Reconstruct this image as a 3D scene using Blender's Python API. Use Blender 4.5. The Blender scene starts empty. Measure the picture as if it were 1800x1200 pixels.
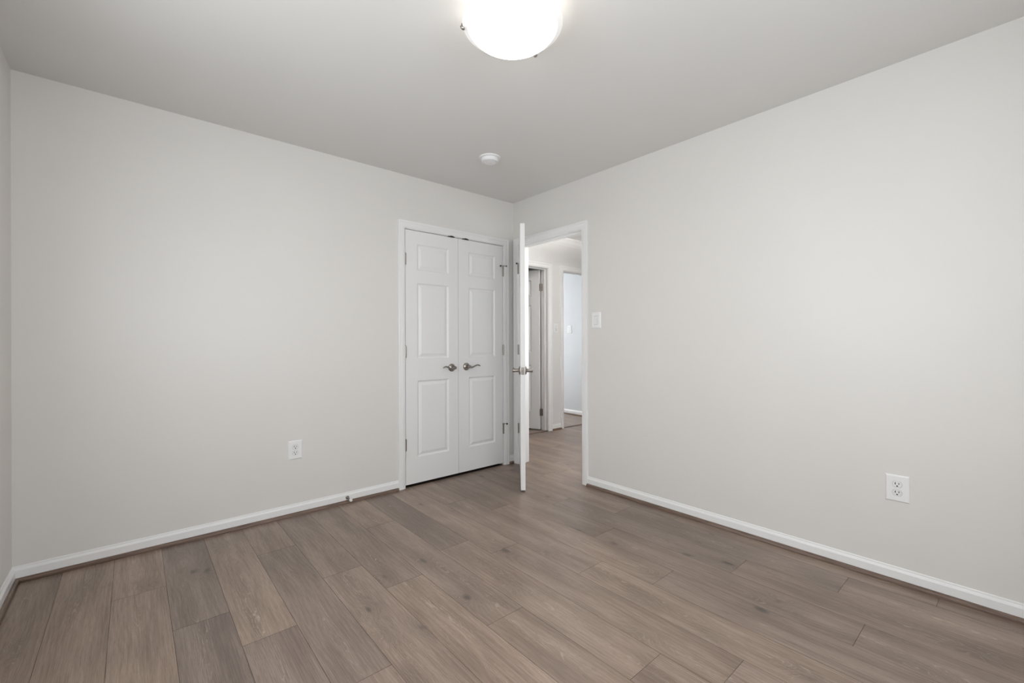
import bpy, bmesh, math, random
from mathutils import Vector, Matrix
R = math.radians
S = bpy.context.scene
C = S.collection

# ------------------------------------------------------------------ camera
H = 2.44
yaw, roll = R(40.718), R(0.186)
Fw = Vector((math.sin(yaw), math.cos(yaw), 0)); Rt = Vector((math.cos(yaw), -math.sin(yaw), 0)); Up = Vector((0, 0, 1))
Rr = Rt*math.cos(roll) - Up*math.sin(roll); Ur = Rt*math.sin(roll) + Up*math.cos(roll)
cd = bpy.data.cameras.new('camera'); cam = bpy.data.objects.new('camera', cd); C.objects.link(cam)
cd.sensor_fit = 'HORIZONTAL'; cd.sensor_width = 36; cd.lens = 773.55/1800*36; cd.clip_start = 0.02
cam.matrix_world = Matrix(((Rr.x, Ur.x, -Fw.x, -2.7205), (Rr.y, Ur.y, -Fw.y, -3.1378), (Rr.z, Ur.z, -Fw.z, 1.1388), (0, 0, 0, 1)))
S.camera = cam

# ------------------------------------------------------------------ world, light, exposure
S.view_settings.view_transform = 'Standard'; S.view_settings.look = 'None'
S.view_settings.gamma = 1; S.view_settings.use_curve_mapping = False
S.view_settings.exposure = 0.0
w = bpy.data.worlds.new('sky'); S.world = w; w.use_nodes = True
bg = w.node_tree.nodes['Background']; bg.inputs['Color'].default_value = (0.92, 0.96, 1.0, 1)
bg.inputs['Strength'].default_value = 7.55
XL, YF = -3.160, -3.78          # left wall, front wall (behind the camera)
WIN_L = (-2.75, -1.35, 0.85, 2.05)   # opening in the left wall: y0, y1, z0, z1
WIN_F = (-2.75, -1.15, 0.85, 2.05)   # opening in the front wall: x0, x1, z0, z1
ADDED_WIN_H = (0.24, 1.24, 0.90, 2.05)      # unseen window added to brighten the hallway (x0, x1, z0, z1), opposite its doors
ADDED_WIN_R = (1.53, 2.40, 0.4, 2.30)      # unseen window added to light the room across the hallway (in its far wall)

def lamp(name, kind, loc, power, col=(1, 1, 1), rot=(0, 0, 0), **k):
    l = bpy.data.lights.new(name, kind); l.energy = power; l.color = col
    for a, b in k.items(): setattr(l, a, b)
    o = bpy.data.objects.new(name, l); o.location = loc; o.rotation_euler = rot; C.objects.link(o); return o

def portal(name, loc, rot, sx, sy):
    o = lamp(name, 'AREA', loc, 1, rot=rot, shape='RECTANGLE', size=sx, size_y=sy); o.data.cycles.is_portal = True; return o
portal('window_portal_left', (XL-0.06, (WIN_L[0]+WIN_L[1])/2, 1.45), (0, R(-90), 0), 1.2, WIN_L[1]-WIN_L[0])
portal('window_portal_front', ((WIN_F[0]+WIN_F[1])/2, YF-0.06, 1.45), (R(90), 0, 0), WIN_F[1]-WIN_F[0], 1.2)
portal('window_portal_far', ((ADDED_WIN_R[0]+ADDED_WIN_R[1])/2, 2.98, 1.35), (R(-90), 0, 0), ADDED_WIN_R[1]-ADDED_WIN_R[0], 1.9)

portal('window_portal_hall', ((ADDED_WIN_H[0]+ADDED_WIN_H[1])/2, -1.38, 1.475), (R(90), 0, 0), 1.0, 1.15)
LC = Vector((-1.611, -1.858, 2.345))          # rim centre of the bedroom light

# ------------------------------------------------------------------ node helpers
def mat(name, col=(.8, .8, .8), rough=.5, metal=0., spec=.5):
    m = bpy.data.materials.new(name); m.use_nodes = True
    b = m.node_tree.nodes['Principled BSDF']
    b.inputs['Base Color'].default_value = (*col, 1); b.inputs['Roughness'].default_value = rough
    b.inputs['Metallic'].default_value = metal; b.inputs['Specular IOR Level'].default_value = spec
    return m
class G:
    def __init__(s, m): s.t = m.node_tree; s.b = s.t.nodes['Principled BSDF']
    def n(s, typ, **k):
        x = s.t.nodes.new(typ)
        for a, v in k.items(): setattr(x, a, v)
        return x
    def put(s, inp, v):
        if isinstance(v, bpy.types.NodeSocket): s.t.links.new(v, inp)
        else: inp.default_value = v
    def m(s, op, a, b=0., c=0., clamp=False):
        x = s.n('ShaderNodeMath', operation=op, use_clamp=clamp)
        s.put(x.inputs[0], a); s.put(x.inputs[1], b); s.put(x.inputs[2], c); return x.outputs[0]
    def mix(s, f, a, b, blend='MIX'):
        x = s.n('ShaderNodeMix', data_type='RGBA', blend_type=blend)
        s.put(x.inputs[0], f)
        for i, v in ((6, a), (7, b)): s.put(x.inputs[i], v if isinstance(v, bpy.types.NodeSocket) else (*v, 1))
        return x.outputs[2]
    def noise(s, vec, scale, detail=2, rough=.5):
        x = s.n('ShaderNodeTexNoise'); s.put(x.inputs['Vector'], vec); x.inputs['Scale'].default_value = scale
        x.inputs['Detail'].default_value = detail; x.inputs['Roughness'].default_value = rough; return x.outputs['Fac']
    def xyz(s, x, y, z):
        c = s.n('ShaderNodeCombineXYZ'); s.put(c.inputs[0], x); s.put(c.inputs[1], y); s.put(c.inputs[2], z); return c.outputs[0]
    def ramp(s, f, lo, hi, smooth=True):
        x = s.n('ShaderNodeMapRange', interpolation_type='SMOOTHSTEP' if smooth else 'LINEAR')
        s.put(x.inputs[0], f); x.inputs[1].default_value = lo; x.inputs[2].default_value = hi; return x.outputs[0]
    def bump(s, h, strength, dist):
        x = s.n('ShaderNodeBump'); x.inputs['Strength'].default_value = strength; x.inputs['Distance'].default_value = dist
        s.put(x.inputs['Height'], h); s.put(s.b.inputs['Normal'], x.outputs[0])

def paint(name, col, rough, spec=.4, bump=.12, mottling=.02):
    m = mat(name, col, rough, 0, spec); g = G(m)
    co = g.n('ShaderNodeTexCoord').outputs['Object']
    f = g.noise(co, 160, 3, .6)
    big = g.noise(co, 2.2, 3)
    g.put(g.b.inputs['Base Color'], g.mix(big, tuple(c*(1-mottling) for c in col), tuple(min(1, c*(1+mottling)) for c in col)))
    g.bump(f, bump, .0012)
    return m
M = {}
M['wall'] = paint('warm_grey_wall_paint', (.765, .745, .713), .42, .55)
M['hall_wall'] = paint('pale_hall_wall_paint', (.80, .79, .775), .5, .3)
M['blue_wall'] = paint('pale_blue_grey_wall_paint', (.70, .72, .735), .5, .3)
M['ceiling'] = paint('flat_ceiling_paint', (.775, .765, .745), .75, .15, .2)
M['trim'] = paint('white_trim_paint', (.88, .875, .865), .3, .5, 0, .004)
M['door'] = paint('white_door_paint', (.86, .855, .845), .35, .5, .05, .004)
M['dark_inside'] = mat('closet_inside_paint', (.5, .49, .47), .8)
M['plastic'] = mat('white_plastic', (.88, .88, .88), .28)
M['off_plastic'] = mat('off_white_plastic', (.84, .845, .84), .35)
M['slot'] = mat('dark_slot', (.015, .015, .015), .6)
M['groove_grey'] = mat('grey_seam', (.42, .42, .42), .7)
M['rubber'] = mat('dark_rubber', (.02, .02, .022), .6)
M['white_rubber'] = mat('white_rubber', (.85, .85, .83), .6)
M['bronze'] = mat('dark_bronze', (.05, .04, .035), .4, .6)
m = mat('brushed_nickel', (.36, .33, .30), .30, 1.0); g = G(m)
co = g.n('ShaderNodeTexCoord').outputs['Object']
nz = g.noise(co, 300, 2); g.put(g.b.inputs['Roughness'], g.m('MULTIPLY_ADD', nz, .05, .27)); M['nickel'] = m
# ring glass of the ceiling light: it gives off light
m = mat('lit_opal_glass', (.95, .94, .92), .15); b = m.node_tree.nodes['Principled BSDF']
b.inputs['Emission Color'].default_value = (1, .95, .90, 1); b.inputs['Emission Strength'].default_value = 11
g = G(m); sp = g.n('ShaderNodeSeparateXYZ'); g.put(sp.inputs[0], g.n('ShaderNodeTexCoord').outputs['Object'])
rad = g.m('SQRT', g.m('ADD', g.m('MULTIPLY', sp.outputs[0], sp.outputs[0]), g.m('MULTIPLY', sp.outputs[1], sp.outputs[1])))
g.put(g.b.inputs['Emission Strength'], g.m('MULTIPLY_ADD', g.m('SUBTRACT', 1, g.ramp(rad, .09, .172)), 13.5, 1.1))   # bulbs sit behind the middle of the bowl
M['opal'] = m
M['opal_inside'] = mat('opal_glass_inside', (.93, .92, .90), .3)
m = mat('glass_rim', (.93, .92, .90), .12); b = m.node_tree.nodes['Principled BSDF']
b.inputs['Emission Color'].default_value = (1, .985, .96, 1); b.inputs['Emission Strength'].default_value = .22
M['opal_rim'] = m
m = bpy.data.materials.new('window_glass'); m.use_nodes = True; t = m.node_tree; t.nodes.clear()
o_ = t.nodes.new('ShaderNodeOutputMaterial'); a_ = t.nodes.new('ShaderNodeBsdfTransparent'); b_ = t.nodes.new('ShaderNodeBsdfGlossy'); x_ = t.nodes.new('ShaderNodeMixShader')
b_.inputs['Roughness'].default_value = .02; x_.inputs[0].default_value = .06
t.links.new(a_.outputs[0], x_.inputs[1]); t.links.new(b_.outputs[0], x_.inputs[2]); t.links.new(x_.outputs[0], o_.inputs[0]); M['glass'] = m

def oak(name, tint=(1, 1, 1), rough=.36):
    """limed oak laminate: UV is (metres along the board, metres across), 'board' carries random + tone"""
    m = mat(name, (.3, .24, .2), rough, 0, .5); g = G(m)
    uv = g.n('ShaderNodeUVMap', uv_map='UVMap').outputs[0]
    sp = g.n('ShaderNodeSeparateXYZ'); g.put(sp.inputs[0], uv); u, v = sp.outputs[0], sp.outputs[1]
    at = g.n('ShaderNodeAttribute', attribute_name='board'); sc = g.n('ShaderNodeSeparateColor'); g.put(sc.inputs[0], at.outputs['Color'])
    rnd, tone, grey = sc.outputs[0], sc.outputs[1], sc.outputs[2]
    rz = g.m('MULTIPLY', rnd, 43.7)
    def P(a, b, z=0.): return g.xyz(g.m('MULTIPLY', u, a), g.m('MULTIPLY', v, b), g.m('ADD', rz, z))
    w1 = g.noise(P(1.3, 5), 1, 1, .4)
    w2 = g.noise(P(5, 24, 3), 1, 2, .5)
    w3 = g.noise(P(26, 90, 9), 1, 2, .5)
    # heart line of the board wanders a little off its middle
    c1 = g.m('MULTIPLY', g.m('SUBTRACT', g.noise(P(.9, 0, 70), 1, 1), .5), .16)
    vc = g.m('SUBTRACT', v, c1)
    # knots, about two per board
    vo = g.n('ShaderNodeTexVoronoi', feature='F1'); vo.inputs['Scale'].default_value = 1; vo.inputs['Randomness'].default_value = .75
    g.put(vo.inputs['Vector'], g.xyz(g.m('MULTIPLY', u, 3.2), g.m('MULTIPLY_ADD', vc, 5.8, .5), g.m('ADD', g.m('FLOOR', g.m('MULTIPLY', rnd, 97)), .5)))
    kd = vo.outputs['Distance']
    sk = g.n('ShaderNodeSeparateColor'); g.put(sk.inputs[0], vo.outputs['Color'])
    has = g.ramp(sk.outputs[0], .18, .24)
    kd2 = g.m('MAXIMUM', g.m('ADD', kd, g.m('MULTIPLY', g.m('SUBTRACT', w2, .5), .25)), 0)
    bump_k = g.m('MULTIPLY', g.m('POWER', 2.718, g.m('MULTIPLY', g.m('MULTIPLY', kd2, kd2), -16)), has)
    fv = g.m('SQRT', g.m('MULTIPLY_ADD', vc, vc, .0006))
    F = g.m('ADD', g.m('ADD', g.m('MULTIPLY', fv, 175), g.m('MULTIPLY', w1, 15)), g.m('ADD', g.m('MULTIPLY', w2, 3.2), g.m('MULTIPLY', bump_k, 9)))
    F = g.m('ADD', F, g.m('MULTIPLY', w3, .7))
    fr = g.m('FRACT', F)
    line = g.m('SUBTRACT', 1, g.ramp(g.m('ABSOLUTE', g.m('SUBTRACT', fr, .5)), .02, .17))
    early = g.ramp(g.m('ABSOLUTE', g.m('SUBTRACT', g.m('FRACT', g.m('MULTIPLY', F, .31)), .5)), .0, .5)
    mask = g.ramp(g.m('ADD', g.noise(P(2.5, 14, 21), 1, 2, .6), g.m('MULTIPLY', g.m('ABSOLUTE', vc), -2.2)), .34, .62)
    mask = g.m('MAXIMUM', mask, g.m('MULTIPLY', g.ramp(bump_k, .10, .5), .9))
    pore = g.noise(P(16, 560, 5), 1, 3, .7)
    pore2 = g.noise(P(5, 300, 15), 1, 4, .75)
    brk = g.ramp(g.noise(P(45, 160, 31), 1, 2, .6), .36, .6)
    # colours (linear)
    warm_l, warm_d = (.435, .325, .255), (.245, .176, .133)
    grey_l, grey_d = (.345, .272, .232), (.185, .142, .121)
    li = g.mix(grey, warm_l, grey_l); dk = g.mix(grey, warm_d, grey_d)
    blot = g.noise(P(1.3, 11, 50), 1, 3, .55)
    f = g.m('ADD', g.m('MULTIPLY', early, .20), g.m('MULTIPLY', g.ramp(blot, .30, .68), .70))
    f = g.m('ADD', f, g.m('MULTIPLY', g.m('SUBTRACT', pore2, .5), 2.3), clamp=True)
    col = g.mix(g.m('SUBTRACT', 1, f, clamp=True), li, dk)
    col = g.mix(g.m('MULTIPLY', g.ramp(pore, .48, .70), .50), col, (.11, .082, .064))
    col = g.mix(g.m('MULTIPLY', g.m('MULTIPLY', line, g.m('MULTIPLY', mask, brk)), .72), col, (.53, .43, .35))
    kn = g.m('MULTIPLY', g.m('SUBTRACT', 1, g.ramp(kd2, .02, .13)), has)
    col = g.mix(g.m('MULTIPLY', kn, .85), col, (.060, .048, .045))
    halo = g.m('MULTIPLY', g.m('SUBTRACT', 1, g.ramp(kd2, .10, .55)), has)
    col = g.mix(g.m('MULTIPLY', halo, .33), col, (.14, .105, .085))
    tn = g.m('MULTIPLY_ADD', tone, .85, .445)
    hs = g.n('ShaderNodeHueSaturation'); hs.inputs['Saturation'].default_value = 1.06; g.put(hs.inputs['Value'], tn); g.put(hs.inputs['Color'], col)
    g.put(g.b.inputs['Base Color'], g.mix(1.0, hs.outputs[0], tint, 'MULTIPLY'))
    g.put(g.b.inputs['Roughness'], g.m('ADD', g.m('MULTIPLY', pore, .12), rough-.05))
    g.bump(g.m('ADD', g.m('MULTIPLY', pore, .6), g.m('MULTIPLY', line, .3)), .16, .0006)
    return m
M['oak'] = oak('limed_oak_plank', rough=.30)
# shoe moulding and thresholds: plain brown oak, grain along the object's length
m = mat('brown_oak_moulding', (.17, .11, .08), .38); g = G(m)
co = g.n('ShaderNodeTexCoord').outputs['Object']; mp = g.n('ShaderNodeMapping'); g.put(mp.inputs[0], co); mp.inputs['Scale'].default_value = (7, 7, 260)
a = g.noise(mp.outputs[0], 1, 4, .65)
g.put(g.b.inputs['Base Color'], g.mix(g.ramp(a, .3, .75), (.100, .063, .046), (.235, .160, .120))); M['shoe'] = m
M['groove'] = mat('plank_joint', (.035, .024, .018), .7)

# ------------------------------------------------------------------ mesh helpers
def obj(name, bm, material, parent=None, smooth=None, loc=None, rotz=None):
    bmesh.ops.recalc_face_normals(bm, faces=bm.faces)
    me = bpy.data.meshes.new(name); bm.to_mesh(me); bm.free()
    mats = material if isinstance(material, (list, tuple)) else [material]
    for mm in mats: me.materials.append(mm)
    o = bpy.data.objects.new(name, me); C.objects.link(o)
    if parent is not None: o.parent = parent
    if loc is not None: o.location = loc
    if rotz is not None: o.rotation_euler = (0, 0, rotz)
    if smooth:
        for p in me.polygons: p.use_smooth = True
        me.set_sharp_from_angle(angle=R(smooth))
    return o
def tag(o, label, cat, group=None, kind=None):
    o['label'] = label; o['category'] = cat
    if group: o['group'] = group
    if kind: o['kind'] = kind
    return o
def struct(o, label, cat): return tag(o, label, cat, kind='structure')
def empty(name, loc, rotz=0):
    o = bpy.data.objects.new(name, None); o.empty_display_size = .05; C.objects.link(o); o.location = loc; o.rotation_euler = (0, 0, rotz); return o
def B(bm, x0, x1, y0, y1, z0, z1, bev=0):
    r = bmesh.ops.create_cube(bm, size=1)
    vs = r['verts']
    for v in vs: v.co = Vector(((x0+x1)/2+v.co.x*(x1-x0), (y0+y1)/2+v.co.y*(y1-y0), (z0+z1)/2+v.co.z*(z1-z0)))
    if bev:
        es = list({e for v in vs for e in v.link_edges})
        bmesh.ops.bevel(bm, geom=es, offset=bev, segments=2, affect='EDGES', profile=.5)
    return bm
def box(*a, bev=0): return B(bmesh.new(), *a, bev=bev)
def lathe(bm, prof, axis='z', centre=(0, 0, 0), seg=48, close=True):
    """prof: list of (radius, height along axis)"""
    c = Vector(centre); rings = []
    for r, h in prof:
        ring = []
        for i in range(seg):
            a = 2*math.pi*i/seg; p = (r*math.cos(a), r*math.sin(a), h)
            if axis == 'y': p = (p[0], p[2], p[1])
            if axis == 'x': p = (p[2], p[0], p[1])
            ring.append(bm.verts.new(c+Vector(p)))
        rings.append(ring)
    for a, b in zip(rings, rings[1:]):
        for i in range(seg): bm.faces.new((a[i], a[(i+1) % seg], b[(i+1) % seg], b[i]))
    if close:
        bm.faces.new(rings[0]); bm.faces.new(rings[-1])
    return bm
def tube(bm, pts, rad, seg=12, flat=(1, 1)):
    """pts path; rad list; flat scales the section (side, up)"""
    pts = [Vector(p) for p in pts]; rings = []
    for i, p in enumerate(pts):
        d = (pts[min(i+1, len(pts)-1)]-pts[max(i-1, 0)]).normalized()
        s = d.cross(Vector((0, 0, 1)));
        if s.length < 1e-3: s = Vector((1, 0, 0))
        s.normalize(); u = s.cross(d).normalized()
        r = rad[i] if isinstance(rad, (list, tuple)) else rad
        rings.append([bm.verts.new(p+s*math.cos(2*math.pi*k/seg)*r*flat[0]+u*math.sin(2*math.pi*k/seg)*r*flat[1]) for k in range(seg)])
    for a, b in zip(rings, rings[1:]):
        for i in range(seg): bm.faces.new((a[i], a[(i+1) % seg], b[(i+1) % seg], b[i]))
    bm.faces.new(rings[0]); bm.faces.new(rings[-1]); return bm
def sweep(bm, stations):
    """stations: list of equal-length point loops joined as a strip, ends capped"""
    rs = [[bm.verts.new(Vector(p)) for p in s] for s in stations]; n = len(rs[0])
    for a, b in zip(rs, rs[1:]):
        for i in range(n): bm.faces.new((a[i], a[(i+1) % n], b[(i+1) % n], b[i]))
    bm.faces.new(rs[0]); bm.faces.new(rs[-1]); return bm

# ------------------------------------------------------------------ room shell
T = .12
wb = bmesh.new()
OX0, OX1, OZ = -1.117, -.127, 2.022           # closet opening
B(wb, XL-T, OX0-.018, 0, T, 0, H); B(wb, OX1+.018, 0, 0, T, 0, H); B(wb, OX0-.018, OX1+.018, 0, T, OZ+.018, H)
struct(obj('wall_back', wb, M['wall']), 'warm light grey painted wall around the closet double doors', 'wall')
wb = bmesh.new()
DY0, DY1, DZ = -.835, -.075, 2.032             # bedroom doorway in the right wall
B(wb, 0, T, YF-T, DY0-.018, 0, H+.08); B(wb, 0, T, DY1+.018, .80, 0, H+.08); B(wb, 0, T, DY0-.018, DY1+.018, DZ+.018, H+.08)
struct(obj('wall_right', wb, M['wall']), 'long light grey wall right of the open bedroom door', 'wall')
wb = bmesh.new(); y0, y1, z0, z1 = WIN_L
B(wb, XL-T, XL, YF-T, y0, 0, H); B(wb, XL-T, XL, y1, 0, 0, H); B(wb, XL-T, XL, y0, y1, 0, z0); B(wb, XL-T, XL, y0, y1, z1, H)
struct(obj('wall_left', wb, M['wall']), 'sliver of light grey wall at the far left edge', 'wall')
wb = bmesh.new(); x0, x1, z0, z1 = WIN_F
B(wb, XL, x0, YF-T, YF, 0, H); B(wb, x1, 0, YF-T, YF, 0, H); B(wb, x0, x1, YF-T, YF, 0, z0); B(wb, x0, x1, YF-T, YF, z1, H)
struct(obj('wall_front', wb, M['wall']), 'light grey wall with a window behind the camera', 'wall')
struct(obj('ceiling', box(XL-T, 0, YF-T, T, H, H+.08), M['ceiling']), 'plain pale grey bedroom ceiling', 'ceiling')

# closet interior behind the double doors
wb = bmesh.new()
B(wb, OX0-.32, OX0-.30, T, .72, 0, H); B(wb, OX1+.11, OX1+.127, T, .72, 0, H); B(wb, OX0-.32, OX1+.127, .72, .74, 0, H); B(wb, OX0-.32, OX1+.127, T, .74, H, H+.02)
struct(obj('wall_closet', wb, M['dark_inside']), 'inner walls of the closet behind the closed double doors', 'wall')

# hallway and the room across it
HZ = 2.485; HY = .80; HT = .12
A0, A1 = .505, 1.270      # first hall doorway
B0, B1 = 1.560, 2.330     # second hall doorway
HD = 2.062
wb = bmesh.new()
for a, b in ((T, A0-.018), (A1+.018, B0-.018), (B1+.018, 3.4)): B(wb, a, b, HY, HY+HT, 0, HZ)
for a, b in ((A0-.018, A1+.018), (B0-.018, B1+.018)): B(wb, a, b, HY, HY+HT, HD+.018, HZ)
struct(obj('wall_hall_back', wb, M['hall_wall']), 'pale hallway wall seen through the open door', 'wall')
wb = bmesh.new(); B(wb, T, ADDED_WIN_H[0], -1.32, -1.20, 0, HZ); B(wb, ADDED_WIN_H[1], 3.4, -1.32, -1.20, 0, HZ); B(wb, ADDED_WIN_H[0], ADDED_WIN_H[1], -1.32, -1.20, 0, ADDED_WIN_H[2]); B(wb, ADDED_WIN_H[0], ADDED_WIN_H[1], -1.32, -1.20, ADDED_WIN_H[3], HZ); B(wb, 3.4, 3.52, -1.32, HY+HT, 0, HZ)
struct(obj('wall_hall_right', wb, M['hall_wall']), 'hidden end walls of the hallway', 'wall')
struct(obj('ceiling_hall', box(T, 3.52, -1.32, HY+HT, HZ, HZ+.08), M['trim']), 'white hallway ceiling above the crown moulding', 'ceiling')
wb = bmesh.new(); B(wb, 2.45, 2.57, HY+HT, 2.8, 0, HZ)
B(wb, T, ADDED_WIN_R[0], 2.8, 2.92, 0, HZ); B(wb, ADDED_WIN_R[1], 2.57, 2.8, 2.92, 0, HZ)
B(wb, ADDED_WIN_R[0], ADDED_WIN_R[1], 2.8, 2.92, 0, ADDED_WIN_R[2]); B(wb, ADDED_WIN_R[0], ADDED_WIN_R[1], 2.8, 2.92, ADDED_WIN_R[3], HZ)
struct(obj('wall_far_room', wb, M['blue_wall']), 'pale blue grey wall of the room across the hallway', 'wall')
wb = bmesh.new(); B(wb, T-.10, T, HY, 2.92, 0, HZ); B(wb, 1.375, 1.475, HY+HT, 2.8, 0, HZ)  # second box: partition added to keep the left hall room dark
struct(obj('wall_far_left', wb, M['hall_wall']), 'hidden side wall of the room across the hallway', 'wall')
struct(obj('ceiling_far_room', box(T-.1, 2.57, HY+HT, 2.92, HZ, HZ+.08), M['trim']), 'white ceiling of the room across the hallway', 'ceiling')

# ------------------------------------------------------------------ plank floor
random.seed(7)
PW, PL = .1914, 1.213
joint = {0: -2.893, 1: -1.375, 2: -.985, 3: -.295, 4: -.790, 5: -.500, 6: -1.272, 7: -1.060, 8: -.520, 9: -1.215, 10: -.934, 11: -.468, 12: -1.227, 13: -.945, 14: -.515, 15: -1.15, 16: -1.02}
tones = {(16, 0): (.40, .2), (15, 0): (.50, .1), (14, 0): (.60, .1), (14, 1): (.50, .15), (13, 0): (.44, .8), (13, 1): (.40, .9), (12, 0): (.56, .25), (12, 1): (.42, .7),
         (11, 0): (.48, .3), (11, 1): (.45, .6), (10, 0): (.46, .5), (10, 1): (.56, .4), (9, 0): (.48, .5), (9, 1): (.60, .2), (8, 0): (.58, .2), (8, 1): (.50, .4), (7, 0): (.44, .6), (7, 1): (.58, .3),
         (6, 0): (.62, .3), (6, 1): (.52, .3), (5, 1): (.52, .4), (5, 2): (.60, .3), (4, 1): (.56, .3), (4, 2): (.50, .5), (3, 1): (.42, .6), (3, 2): (.44, .5), (2, 1): (.40, .7), (2, 2): (.46, .4), (1, 1): (.52, .4), (1, 2): (.42, .6), (0, 1): (.46, .4)}
GV = .0011
fb = bmesh.new(); uvl = fb.loops.layers.uv.new('UVMap'); cl = fb.loops.layers.float_color.new('board')
def plank(xa, xb, ya, yb, ya0, rnd, tone, grey):
    xa += GV/2; xb -= GV/2; ya += GV/2; yb -= GV/2
    top = [(xa, ya), (xb, ya), (xb, yb), (xa, yb)]
    tv = [fb.verts.new((x, y, 0)) for x, y in top]; bv = [fb.verts.new((x, y, -.004)) for x, y in top]
    fs = [fb.faces.new(tv)]+[fb.faces.new((tv[i], bv[i], bv[(i+1) % 4], tv[(i+1) % 4])) for i in range(4)]
    xc = (xa+xb)/2
    for k, f in enumerate(fs):
        f.material_index = 0 if k == 0 else 1
        for l in f.loops:
            l[uvl].uv = (l.vert.co.y-ya0+rnd*9, l.vert.co.x-xc); l[cl] = (rnd, tone, grey, 1)
for c in range(17, -19, -1):
    xa = -.117-PW*c; xb = xa+PW
    if c > 16: xa = max(xa, XL-.3)
    j = joint.get(c, random.uniform(-PL, 0))
    while j < 3.6: j += PL
    k0 = j; ylo = YF-.1; yhi = 2.85 if xa > 0 else .004  # planks end at the closet doors; bare dark underlay paints the gap shade
    edges = []
    while j > ylo-PL: edges.append(j); j -= PL
    # count pieces from the back wall
    seen = 0
    for e1, e0 in zip(edges, edges[1:]):
        if e0 > yhi or e1 < ylo: continue
        piece = seen if e0 < -.1 else -1
        if e0 < -.1: seen += 1
        r = random.random(); tg = tones.get((c, piece), (random.uniform(.40, .62), random.uniform(.1, .7)))
        plank(xa, xb, max(e0, ylo), min(e1, yhi), e0, r, *tg)
floor = obj('floor', fb, [M['oak'], M['groove']])
sub = box(XL-.3, 3.6, YF-.2, 2.92, -.03, -.0035); so = obj('floor_underlay', sub, M['groove']); so.parent = floor  # dark base of the joints, also painted shade below the closet doors
struct(floor, 'grey brown limed oak plank floor', 'floor')

# ------------------------------------------------------------------ baseboards with brown shoe moulding
BP = [(0, 0), (0, .0745), (.003, .0745), (.0055, .072), (.006, .066), (.0095, .062), (.0105, .058), (.0128, .056), (.0128, 0)]   # (out from wall, z)
SP = [(.0128, 0), (.0128, .0205), (.017, .0205), (.0215, .0185), (.0255, .0145), (.0285, .009), (.0294, .004), (.0294, 0)]
def run(prof, p, q, nrm, m0=0, m1=0):
    """profile along p->q on a wall with outward normal nrm; m0/m1 = mitre (+1 inner corner shortens with depth)"""
    p = Vector(p).to_3d(); q = Vector(q).to_3d(); n = Vector((*nrm, 0)); d = (q-p).normalized(); bm = bmesh.new()
    sweep(bm, [[p+n*o+d*o*m0+Vector((0, 0, z)) for o, z in prof], [q+n*o-d*o*m1+Vector((0, 0, z)) for o, z in prof]]); return bm
def baseboard(name, segs, label, shoe=True):
    """segs: (p, q, normal, mitre0, mitre1, shoe_trim0, shoe_trim1)"""
    root = None
    bm = bmesh.new(); sm = bmesh.new()
    for p, q, n, a, b, s0, s1 in segs:
        for tgt, prof, e0, e1 in ((bm, BP, 0, 0), (sm, SP, s0, s1)):
            d = (Vector(q)-Vector(p)).normalized(); pp = Vector(p)+d*e0; qq = Vector(q)-d*e1
            t = run(prof, pp, qq, n, a, b); me = bpy.data.meshes.new('tmp'); t.to_mesh(me); t.free(); tgt.from_mesh(me); bpy.data.meshes.remove(me)
    o = obj(name, bm, M['trim'], smooth=35); struct(o, label, 'baseboard')
    if shoe: s = obj('shoe_moulding', sm, M['shoe'], o, smooth=50); s['label'] = 'brown oak shoe moulding'
    else: sm.free()
    return o
CW = .057
baseboard('baseboard_back', [((XL, 0), (OX0-.004-CW, 0), (0, -1), 1, 0, 0, .006), ((OX1+.004+CW, 0), (0, 0), (0, -1), 0, 1, 0, 0)], 'white baseboard with brown shoe moulding under the closet wall')
baseboard('baseboard_right', [((0, DY0-.004-CW), (0, YF), (-1, 0), 0, 1, 0, 0)], 'white baseboard with brown shoe moulding along the right wall')
baseboard('baseboard_left', [((XL, YF), (XL, 0), (1, 0), 1, 1, 0, 0)], 'white baseboard at the far left edge')
baseboard('baseboard_front', [((0, YF), (XL, YF), (0, 1), 1, 1, 0, 0)], 'white baseboard behind the camera')
baseboard('baseboard_hall', [((A1+.004+CW+.008, HY), (B0-.004-CW, HY), (0, -1), 0, 0, 0, 0), ((T, HY), (A0-.004-CW, HY), (0, -1), 1, 0, 0, 0)], 'short white baseboard between the two hallway door frames')
baseboard('baseboard_far_room', [((2.45, 2.8), (2.45, HY+HT), (-1, 0), 1, 1, 0, 0)], 'white baseboard in the blue grey room across the hallway')

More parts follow.
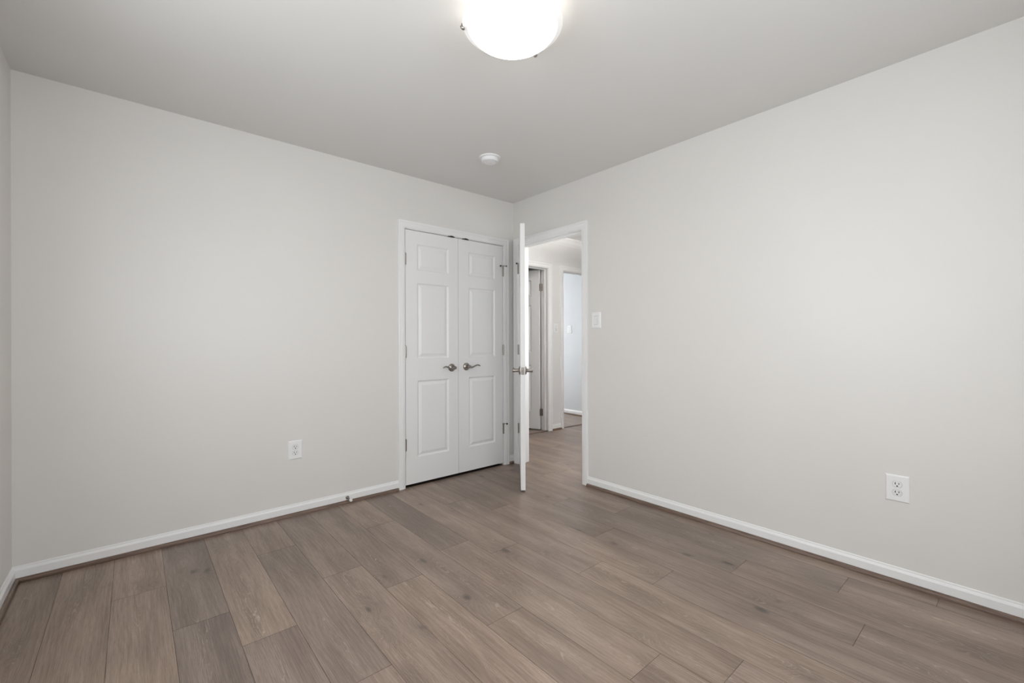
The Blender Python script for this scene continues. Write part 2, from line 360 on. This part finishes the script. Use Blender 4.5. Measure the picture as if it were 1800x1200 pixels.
# ------------------------------------------------------------------ door casings and jambs
CP = [(0, 0), (0, .008), (.004, .0105), (.010, .0105), (.013, .0125), (.034, .0150), (.038, .0135), (.042, .0165), (.052, .0170), (.057, .0150), (.057, 0)]  # (away from opening, out of wall)
def casing(a, b, top, to3, legs=(1, 1), cw=1.0):
    """mitred casing around opening a..b up to top. to3(s, out, z) -> 3D point"""
    bm = bmesh.new(); r = .004
    st = []
    if legs[0]: st.append([to3(a-r-o*cw, h, 0) for o, h in CP])
    st.append([to3(a-r-o*cw, h, top+r+o) for o, h in CP])
    st.append([to3(b+r+o*cw, h, top+r+o) for o, h in CP])
    if legs[1]: st.append([to3(b+r+o*cw, h, 0) for o, h in CP])
    sweep(bm, st); return bm
def jamb(a, b, top, d0, d1, stop0, stop1, to3):
    """jamb lining from depth d0..d1, door stop between stop0..stop1"""
    bm = bmesh.new()
    def bx(s0, s1, y0, y1, z0, z1):
        vs = [bm.verts.new(Vector(to3(s, y, z))) for s in (s0, s1) for y in (y0, y1) for z in (z0, z1)]
        for f in ((0, 1, 3, 2), (4, 6, 7, 5), (0, 4, 5, 1), (2, 3, 7, 6), (0, 2, 6, 4), (1, 5, 7, 3)): bm.faces.new([vs[i] for i in f])
    bx(a-.018, a, d0, d1, 0, top+.018); bx(b, b+.018, d0, d1, 0, top+.018); bx(a, b, d0, d1, top, top+.018)
    bx(a, a+.011, stop0, stop1, 0, top-.011); bx(b-.011, b, stop0, stop1, 0, top-.011); bx(a, b, stop0, stop1, top-.011, top)
    return bm
back3 = lambda s, o, z: (s, -o, z)                 # bedroom side of the back wall
right3 = lambda s, o, z: (-o, -s, z)               # bedroom side of the right wall (s = -y)
righth = lambda s, o, z: (T+o, -s, z)
hall3 = lambda s, o, z: (s, HY-o, z)
hallb = lambda s, o, z: (s, HY+HT+o, z)
def frame_set(n, a, b, top, fr, bk, depth, s0, s1, label, cw=1.0):
    o = obj('trim_%d' % n, casing(a, b, top, fr, cw=cw), M['trim'], smooth=30); struct(o, label, 'door frame')
    obj('jamb', jamb(a, b, top, 0, -depth, -s0, -s1, fr), M['trim'], o)
    if bk: obj('rear_casing', casing(a, b, top, bk, cw=cw), M['trim'], o, smooth=30)
    return o
frame_set(1, OX0, OX1, OZ, back3, None, T, .038, .052, 'white moulded frame around the closet double doors')
frame_set(2, -DY1, -DY0, DZ, right3, righth, T, .038, .075, 'white moulded frame of the open bedroom doorway')
frame_set(3, A0, A1, HD, hall3, hallb, HT, .045, .080, 'white frame of the left hallway door with visible hinges', cw=1.12)
frame_set(4, B0, B1, HD, hall3, hallb, HT, .045, .080, 'white frame of the right hallway opening to the blue grey room', cw=.95)
# crown moulding along the hallway wall
CR = [(0, 2.392), (.008, 2.392), (.012, 2.402), (.022, 2.412), (.036, 2.435), (.050, 2.462), (.060, 2.470), (.064, 2.478), (.064, HZ), (0, HZ)]
bm = bmesh.new(); sweep(bm, [[(T, HY-o, z) for o, z in CR], [(3.4, HY-o, z) for o, z in CR]])
struct(obj('trim_5', bm, M['trim'], smooth=40), 'white crown moulding at the top of the hallway wall', 'crown moulding')
bm = bmesh.new(); B(bm, A0, A1, HY-.004, HY+.040, 0, .007, bev=.002)
struct(obj('trim_6', bm, M['shoe']), 'brown threshold strip under the left hallway door', 'threshold')
bm = bmesh.new(); B(bm, B0, B1, HY-.004, HY+.040, 0, .007, bev=.002)
struct(obj('trim_7', bm, M['shoe']), 'brown threshold strip in the right hallway opening', 'threshold')

# ------------------------------------------------------------------ windows behind the camera, plus two added for light across the doorway
def window(n, loc, rotz, w_, h_, label):
    root = empty('window_%d' % n, loc, rotz); struct(root, label, 'window')
    def rect(bm, x0, x1, z0, z1, t, ya, yb):
        B(bm, x0, x0+t, ya, yb, z0, z1); B(bm, x1-t, x1, ya, yb, z0, z1); B(bm, x0+t, x1-t, ya, yb, z0, z0+t); B(bm, x0+t, x1-t, ya, yb, z1-t, z1)
    bm = bmesh.new(); rect(bm, -w_/2+.001, w_/2-.001, .001, h_-.001, .035, .02, .10); obj('window_frame', bm, M['trim'], root)
    bm = bmesh.new(); rect(bm, -w_/2+.036, w_/2-.036, .036, h_/2+.015, .035, .035, .06); obj('lower_sash', bm, M['trim'], root)
    bm = bmesh.new(); rect(bm, -w_/2+.036, w_/2-.036, h_/2-.015, h_-.036, .035, .062, .087); obj('upper_sash', bm, M['trim'], root)
    bm = box(-w_/2+.071, w_/2-.071, .046, .050, .071, h_/2-.02); obj('pane', bm, M['glass'], root)
    bm = box(-w_/2+.071, w_/2-.071, .072, .076, h_/2+.02, h_-.071); obj('pane', bm, M['glass'], root)
    bm = bmesh.new(); rect(bm, -w_/2-.06, w_/2+.06, -.06, h_+.06, .06, -.016, -.0005); obj('window_casing', bm, M['trim'], root)
    return root
window(1, (XL, (WIN_L[0]+WIN_L[1])/2, WIN_L[2]), R(90), WIN_L[1]-WIN_L[0], WIN_L[3]-WIN_L[2], 'window in the left wall beside the camera, out of frame')
window(2, ((WIN_F[0]+WIN_F[1])/2, YF, WIN_F[2]), R(180), WIN_F[1]-WIN_F[0], WIN_F[3]-WIN_F[2], 'window in the wall behind the camera, out of frame')
window(3, ((ADDED_WIN_R[0]+ADDED_WIN_R[1])/2, 2.8, ADDED_WIN_R[2]), 0, ADDED_WIN_R[1]-ADDED_WIN_R[0], ADDED_WIN_R[3]-ADDED_WIN_R[2], 'window of the room across the hallway, out of frame')

window(4, ((ADDED_WIN_H[0]+ADDED_WIN_H[1])/2, -1.20, ADDED_WIN_H[2]), R(180), ADDED_WIN_H[1]-ADDED_WIN_H[0], ADDED_WIN_H[3]-ADDED_WIN_H[2], 'window at the hidden side of the hallway, out of frame')

# ------------------------------------------------------------------ doors
def panel_face(bm, w_, h_, y, s, panels):
    """moulded face at depth y; s=+1: recess goes +y; panels (x0,x1,z0,z1)"""
    xs = sorted({0, w_, *[p[0] for p in panels], *[p[1] for p in panels]}); zs = sorted({0, h_, *[p[2] for p in panels], *[p[3] for p in panels]})
    for i in range(len(xs)-1):
        for j in range(len(zs)-1):
            xa, xb, za, zb = xs[i], xs[i+1], zs[j], zs[j+1]; cx, cz = (xa+xb)/2, (za+zb)/2
            if any(p[0] < cx < p[1] and p[2] < cz < p[3] for p in panels): continue
            bm.faces.new([bm.verts.new((x, y, z)) for x, z in ((xa, za), (xb, za), (xb, zb), (xa, zb))])
    prof = [(0, 0), (.002, .0022), (.008, .0078), (.013, .0100), (.0170, .0100), (.0195, .0085), (.036, .0030), (.038, .0022)]
    for xa, xb, za, zb in panels:
        rg = []
        for o, d in prof: rg.append([bm.verts.new((x, y+s*d, z)) for x, z in ((xa+o, za+o), (xb-o, za+o), (xb-o, zb-o), (xa+o, zb-o))])
        for a, b in zip(rg, rg[1:]):
            for i in range(4): bm.faces.new((a[i], a[(i+1) % 4], b[(i+1) % 4], b[i]))
        bm.faces.new(rg[-1])
def leaf(w_, h_, t, panels, back=True):
    """door leaf, x 0..w, front face y=0, back y=t"""
    bm = bmesh.new(); panel_face(bm, w_, h_, 0, 1, panels)
    panel_face(bm, w_, h_, t, -1, panels if back else [])
    for q in (((0, 0, 0), (w_, 0, 0), (w_, t, 0), (0, t, 0)), ((0, 0, h_), (w_, 0, h_), (w_, t, h_), (0, t, h_)), ((0, 0, 0), (0, t, 0), (0, t, h_), (0, 0, h_)), ((w_, 0, 0), (w_, t, 0), (w_, t, h_), (w_, 0, h_))):
        bm.faces.new([bm.verts.new(p) for p in q])
    bmesh.ops.remove_doubles(bm, verts=bm.verts, dist=1e-5); return bm
def lever(parent, loc, s, out=-1):
    """rose + neck as the handle, a curved lever as its sub-part. s: lever points +x or -x, out: -1 towards -y"""
    bm = bmesh.new()
    pr = [(.0325, 0), (.0328, .004), (.0310, .008), (.0265, .0115), (.0180, .0135), (.0135, .016), (.0125, .040), (.0140, .046), (.0140, .058), (.0110, .062)]
    lathe(bm, [(r, out*h) for r, h in pr], 'y', (0, 0, 0), 32)
    hd = obj('door_handle', bm, M['nickel'], parent, smooth=40, loc=loc); hd['label'] = 'brushed nickel lever handle'
    path = [(-.008, -.002), (.006, -.003), (.020, -.0060), (.034, -.0050), (.048, .0000), (.062, .0065), (.076, .0115), (.088, .0130), (.099, .0105), (.108, .0060), (.113, .0025)]
    rad = [.0085, .0100, .0088, .0070, .0062, .0060, .0058, .0058, .0056, .0050, .0030]
    bm = bmesh.new(); tube(bm, [(s*x, out*(.052-.004*math.sin(x*28)), z) for x, z in path], rad, 14, (.75, 1.0))
    obj('lever', bm, M['nickel'], hd, smooth=60)
    return hd
def hinge(parent, loc, stop=None, h_=.090, plates=True):
    """knuckle barrel along z at loc (centre)"""
    bm = bmesh.new()
    for k in range(5):
        z0 = -h_/2+k*h_/5; lathe(bm, [(.0070, z0+.0001), (.0074, z0+.0004), (.0074, z0+h_/5-.0004), (.0070, z0+h_/5-.0001)], 'z', (0, 0, 0), 32)
    lathe(bm, [(.0045, h_/2), (.0050, h_/2+.002), (.0030, h_/2+.005)], 'z', (0, 0, 0), 16)
    o = obj('hinge', bm, M['nickel'], parent, smooth=25, loc=loc); o['label'] = 'brushed nickel hinge'
    return o
def hinge_stop(parent, dx0, dx1, z):
    """hinge-pin door stop: bar with a threaded rod and two rubber bumpers"""
    bm = bmesh.new(); lathe(bm, [(.009, z-.004), (.009, z+.004)], 'z', (0, 0, 0), 16)
    tube(bm, [(0, -.004, z), (dx0*.5, -.010, z), (dx0, -.014, z-.004)], .0030, 8)
    tube(bm, [(0, -.004, z), (dx1*.5, -.012, z+.001), (dx1, -.020, z)], .0036, 8)
    o = obj('hinge_stop', bm, M['nickel'], parent, smooth=40)
    bm = bmesh.new(); lathe(bm, [(.0065, -.005), (.0080, -.003), (.0080, .003), (.0065, .005)], 'x', (dx0, -.014, z-.004), 14)
    if abs(dx1) > .02: lathe(bm, [(.005, -.004), (.006, -.002), (.006, .002), (.005, .004)], 'x', (dx1, -.020, z), 14)
    o2 = obj('rubber_bumper', bm, M['rubber'], parent, smooth=40); o2['label'] = 'black rubber bumper'

# closet pair: local origin at hinge edge bottom, front face at y=0
z0 = .020; LH = 2.0175-z0
PX = [(.224-z0, .830-z0), (1.004-z0, 1.606-z0), (1.707-z0, 1.914-z0)]
LL = (-1.1135, -.6235); RRx = (-.6205, -.1305)
for n, (xa, xb), px, lab in ((1, LL, (-1.010, -.716), 'left leaf of the white three-panel closet double doors'), (2, RRx, (-.513, -.222), 'right leaf of the white closet double doors, nearest the open door')):
    d = obj('door_%d' % n, leaf(xb-xa, LH, .034, [(px[0]-xa, px[1]-xa, a, b) for a, b in PX]), M['door'], loc=(xa, .002, z0)); struct(d, lab, 'closet door')
    wdt = xb-xa
    if n == 1:
        lever(d, (-.690-xa, 0, .921-z0), -1); hx = -.002; cx = -.687
    else:
        lever(d, (-.541-xa, 0, .924-z0), 1); hx = wdt+.0015; cx = -.543
    for k, hz in enumerate((.333, 1.060, 1.785)):
        h = hinge(d, (hx, -.005, hz-z0))
        if n == 2 and k == 2: hinge_stop(h, -.040, .024, .050)
        if n == 2 and k == 0: hinge_stop(h, .030, -.004, .048)
    bm = bmesh.new(); B(bm, cx-.034-xa, cx+.026-xa, -.010, .012, LH-.001, LH+.0055); B(bm, cx-.018-xa, cx+.012-xa, -.013, -.008, LH-.003, LH+.010, bev=.002)
    o = obj('ball_catch', bm, M['bronze'], d); o['label'] = 'dark bronze catch on the top edge'

# the open bedroom door, hinged on the corner side of the doorway
W3, H3, T3 = .755, 2.022, .035
ax = [.115, .330, .425, .640]; pz = [(.215, .800), (.975, 1.580), (1.690, 1.900)]
pan6 = [(ax[0], ax[1], a, b) for a, b in pz]+[(ax[2], ax[3], a, b) for a, b in pz]
piv = Vector((-.004, DY1-.002, .012))
# local leaf: x from hinge to free edge, front face (y=0) is the hallway-side face, y=t the bedroom face
e = empty('door_3', piv); struct(e, 'open white bedroom door seen edge-on, standing into the room', 'door')
free = Vector((-.497, -.646)); dirv = (free-Vector(piv[:2])); ang = math.atan2(dirv.y, dirv.x)
OPEN = ang; e.rotation_euler = (0, 0, ang)
# leaf offset so the pivot sits on the bedroom-side corner
# looking down: local +y is left of the leaf direction; bedroom face turns towards the closet (local -y)
lf = obj('door_leaf', leaf(W3, H3, T3, pan6), M['door'], e, loc=(.004, .004, 0))
hl = lever(e, (W3-.062, .004, .903), -1, -1); hr = lever(e, (W3-.062, .004+T3, .903), -1, 1)
bm = bmesh.new(); B(bm, W3+.0035, W3+.0052, .004+T3/2-.0127, .004+T3/2+.0127, .903-.0285, .903+.0285, bev=.0006)
lp = obj('latch_plate', bm, M['nickel'], e); lp['label'] = 'brushed nickel latch plate on the door edge'
bm = bmesh.new(); B(bm, W3+.004, W3+.014, .004+T3/2-.006, .004+T3/2+.006, .903-.008, .903+.008, bev=.002); obj('latch_bolt', bm, M['nickel'], lp)
for k, hz in enumerate((.333-.012, 1.05, 1.80)):
    h = hinge(e, (-.003, -.003, hz))
    if k == 2:
        hinge_stop(h, .034, -.012, .050)

# the ajar hallway door
W4, H4 = .755, 2.045
e4 = empty('door_4', (1.266, HY+HT+.004, .012)); struct(e4, 'white hallway door standing ajar, hinged at its right edge', 'door')
e4.rotation_euler = (0, 0, math.atan2(.94, -.345))
# leaf direction local +x; hall-side face towards local +y ... (rotated clockwise from -x)
obj('door_leaf', leaf(W4, H4, .035, [(W4-q[1], W4-q[0], q[2]+.01, q[3]+.02) for q in pan6]), M['door'], e4, loc=(.004, .005, 0))
lever(e4, (W4-.062, .005+.035, .90), -1, 1)
for hz in (.215, 1.822):
    h = hinge(e4, (0, 0, hz), h_=.092)
    bm = bmesh.new(); B(bm, .0020, .0038, .004, .036, -.045, .045, bev=.0005); o = obj('hinge_plate', bm, M['nickel'], h)
    bm = bmesh.new()
    a_ = -e4.rotation_euler.z
    B(bm, .0, .0018, -.036, -.002, -.045, .045, bev=.0005)
    o = obj('hinge_plate', bm, M['nickel'], h); o.rotation_euler = (0, 0, a_)

# ------------------------------------------------------------------ ceiling light
def ceiling_light(loc, label, power, col=(1, .955, .90)):
    """loc = rim centre; canopy reaches the ceiling .095 above"""
    root = empty('ceiling_light', loc); tag(root, label, 'ceiling light')
    bm = bmesh.new(); up = .0945
    lathe(bm, [(.095, up), (.095, up-.012), (.085, up-.022), (.030, up-.026)], 'z'); obj('canopy', bm, M['nickel'], root, smooth=40)
    # shallow bowl: separate flat rim and bulging centre
    bm = bmesh.new()
    pr = [(.1725, -.001), (.170, -.006), (.162, -.016), (.148, -.028), (.128, -.038), (.100, -.046), (.065, -.051), (.030, -.053), (.002, -.0535), (.002, -.0495), (.065, -.047), (.100, -.042), (.128, -.034), (.148, -.024), (.165, -.008), (.1725, .003)]
    lathe(bm, pr, 'z', seg=96, close=False); bw = obj('glass_bowl', bm, [M['opal'], M['opal_inside']], root, smooth=50)
    for p in bw.data.polygons: p.material_index = 0 if p.index < 8*96 else 1; bw['label'] = 'lit opal glass bowl'
    bm = bmesh.new()
    lathe(bm, [(.1725, -.001), (.186, .003), (.190, .0045), (.1925, .008), (.190, .011), (.186, .009), (.1725, .004), (.1725, -.001)], 'z', seg=96, close=False); rm = obj('glass_rim', bm, M['opal_rim'], root, smooth=50)
    for k in range(3):
        a = CLIP+k*2*math.pi/3; bm = bmesh.new()
        r = .1925
        tube(bm, [(.085, 0, up-.018), (.12, 0, .060), (.160, 0, .028), (.184, 0, .017), (r+.003, 0, .014), (r+.005, 0, .006), (r+.001, 0, -.001), (r-.007, 0, -.002)], [.004, .004, .004, .004, .0045, .0055, .0055, .005], 10, (1.4, .8))
        c = obj('clip', bm, M['nickel'], root, smooth=50); c.rotation_euler = (0, 0, a)
    lamp('bulb_light', 'POINT', Vector(loc)+Vector((0, 0, -.012)), power, col, shadow_soft_size=.045)
    return root
CLIP = math.radians(139)
ceiling_light(LC, 'round white glass bowl ceiling light, lit, with three small metal clips', 1.1)
CLIP = .3
ceiling_light((.66, -.36, HZ-.0945), 'round hallway ceiling light, out of sight beyond the doorway', 170, (1, .975, .95))  # unseen fixture put in to light the hallway

# ------------------------------------------------------------------ smoke detector
root = empty('smoke_detector', (-.804, -.677, H)); tag(root, 'small round white smoke detector on the ceiling near the corner', 'smoke detector')
bm = bmesh.new(); lathe(bm, [(.0765, 0), (.0765, -.005), (.0745, -.009), (.062, -.010)], 'z', seg=64); obj('base_plate', bm, M['off_plastic'], root, smooth=35)
bm = bmesh.new(); lathe(bm, [(.0600, -.008), (.0610, -.012), (.0595, -.026), (.0570, -.031), (.0520, -.0335), (.0510, -.0325), (.0440, -.0325), (.0430, -.0345), (.016, -.0355), (.002, -.0355)], 'z', seg=64)
bd = obj('body', bm, M['plastic'], root, smooth=30)
bm = bmesh.new()
for k in range(24):
    a = k*math.pi/12; c, s = math.cos(a), math.sin(a); r = bmesh.ops.create_cube(bm, size=1)
    for v in r['verts']:
        x, y, z = v.co.x*.006, v.co.y*.0035, v.co.z*.001
        v.co = Vector(((.0475+x)*c-y*s, (.0475+x)*s+y*c, -.0325+z))
obj('vent', bm, M['groove_grey'], bd)
bm = bmesh.new(); lathe(bm, [(.009, -.0350), (.0095, -.0368), (.008, -.0375)], 'z', (.012, .008, 0), 24); obj('test_button', bm, M['off_plastic'], bd, smooth=30)

# ------------------------------------------------------------------ outlets and switches (local -y faces the room)
def plate(bm, w_=.088, h_=.124, t=.0065):
    pts = lambda a, y: [(-w_/2+a, y, -h_/2+a), (w_/2-a, y, -h_/2+a), (w_/2-a, y, h_/2-a), (-w_/2+a, y, h_/2-a)]
    sweep(bm, [pts(0, 0), pts(.0005, -.002), pts(.0028, -.0048), pts(.006, -t), pts(.0065, -t)]); return bm
def rrect(cx, cz, w_, h_, r, y, n=5):
    p = []
    for qx, qz, a0 in ((1, 1, 0), (-1, 1, 90), (-1, -1, 180), (1, -1, 270)):
        for k in range(n+1):
            a = R(a0+90*k/n); p.append((cx+qx*(w_/2-r)+r*math.cos(a), y, cz+qz*(h_/2-r)+r*math.sin(a)))
    return p
def outlet(loc, rotz, label):
    root = empty('wall_outlet', loc, rotz); tag(root, label, 'outlet')
    obj('cover_plate', plate(bmesh.new()), M['plastic'], root, smooth=20)
    for cz in (.0195, -.0195):
        bm = bmesh.new()
        def face(sc, y):   # round sides, flat top and bottom
            ps = []
            for k in range(40):
                a = 2*math.pi*k/40; x, z = .0172*math.cos(a), .0172*math.sin(a); z = max(-.0140, min(.0140, z)); ps.append((x*sc, y, cz+z*sc))
            return ps
        sweep(bm, [face(1, -.004), face(1, -.0078), face(.95, -.0086)]); rc = obj('receptacle', bm, M['off_plastic'], root, smooth=35)
        bm = bmesh.new(); B(bm, -.0081, -.0050, -.0090, -.0080, cz-.0010, cz+.0090); B(bm, .0050, .0078, -.0090, -.0080, cz+.0000, cz+.0082)
        sweep(bm, [rrect(0, cz-.0076, .0064, .0060, .0028, -.0080), rrect(0, cz-.0076, .0064, .0060, .0028, -.0090)])
        obj('slots', bm, M['slot'], rc)
        bm = bmesh.new(); sweep(bm, [[(x*1.06, y-.0002, cz+(z-cz)*1.07) for x, y, z in face(1, -.0064)], [(x*1.06, y-.0003, cz+(z-cz)*1.07) for x, y, z in face(1, -.0064)]]); obj('seam', bm, M['groove_grey'], rc)
    bm = bmesh.new(); lathe(bm, [(.0032, -.006), (.0032, -.0075), (.0022, -.0080)], 'y', (0, 0, 0), 16); obj('screw', bm, M['off_plastic'], root, smooth=40)
    return root
outlet((0, -2.7505, .4435), R(-90), 'white duplex outlet low on the right wall')
outlet((-1.912, 0, .4290), 0, 'white duplex outlet low on the wall left of the closet')
def rocker(loc, rotz, label):
    root = empty('light_switch', loc, rotz); tag(root, label, 'light switch')
    obj('cover_plate', plate(bmesh.new()), M['plastic'], root, smooth=20)
    bm = bmesh.new(); sweep(bm, [rrect(0, 0, .0350, .0690, .002, -.0060), rrect(0, 0, .0350, .0690, .002, -.0068)]); obj('seam', bm, M['groove_grey'], root)
    bm = bmesh.new()
    prof = [(-.0325, -.0050), (-.0325, -.0102), (0, -.0078), (.0325, -.0068), (.0325, -.0050)]
    sweep(bm, [[(-.0163, y, z) for z, y in prof], [(.0163, y, z) for z, y in prof]]); obj('rocker', bm, M['off_plastic'], root)
    for cz in (.0484, -.0484):
        bm = bmesh.new(); lathe(bm, [(.0028, -.006), (.0028, -.0072), (.002, -.0076)], 'y', (0, 0, cz), 14); obj('screw', bm, M['off_plastic'], root, smooth=40)
    return root
rocker((0, -.980, 1.301), R(-90), 'white rocker light switch on the right wall beside the doorway')
rocker((2.45, 1.492, 1.323), R(-90), 'small white rocker switch on the blue grey wall seen through the doorway')
root = empty('light_switch', (1.414, HY, 1.306)); tag(root, 'small white wall control between the two hallway door frames', 'light switch')
obj('cover_plate', plate(bmesh.new(), .082, .122), M['plastic'], root, smooth=20)
bm = bmesh.new(); sweep(bm, [rrect(0, 0, .0350, .0690, .002, -.0060), rrect(0, 0, .0350, .0690, .002, -.0068)]); obj('seam', bm, M['groove_grey'], root)
obj('rocker', box(-.0163, .0163, -.0085, -.005, .002, .0325, bev=.0008), M['off_plastic'], root)
obj('slider', box(-.0163, .0163, -.0082, -.005, -.0325, -.001, bev=.0008), M['off_plastic'], root)
bm = box(-.004, .012, -.0092, -.0078, -.022, -.014); obj('indicator', bm, M['groove_grey'], root)

# ------------------------------------------------------------------ baseboard door stop
root = empty('door_stop', (-1.574, -.0128, .038)); tag(root, 'small brushed nickel door stop with white tip on the baseboard left of the closet', 'door stop')
bm = bmesh.new(); lathe(bm, [(.0125, 0), (.0125, -.003), (.0095, -.007), (.0060, -.010), (.0052, -.050), (.0075, -.053), (.0075, -.060)], 'y', seg=24); obj('post', bm, M['nickel'], root, smooth=40)
bm = bmesh.new(); lathe(bm, [(.0095, -.058), (.0102, -.061), (.0102, -.071), (.0080, -.075)], 'y', seg=24); o = obj('tip', bm, M['white_rubber'], root, smooth=40); o['label'] = 'white rubber tip'
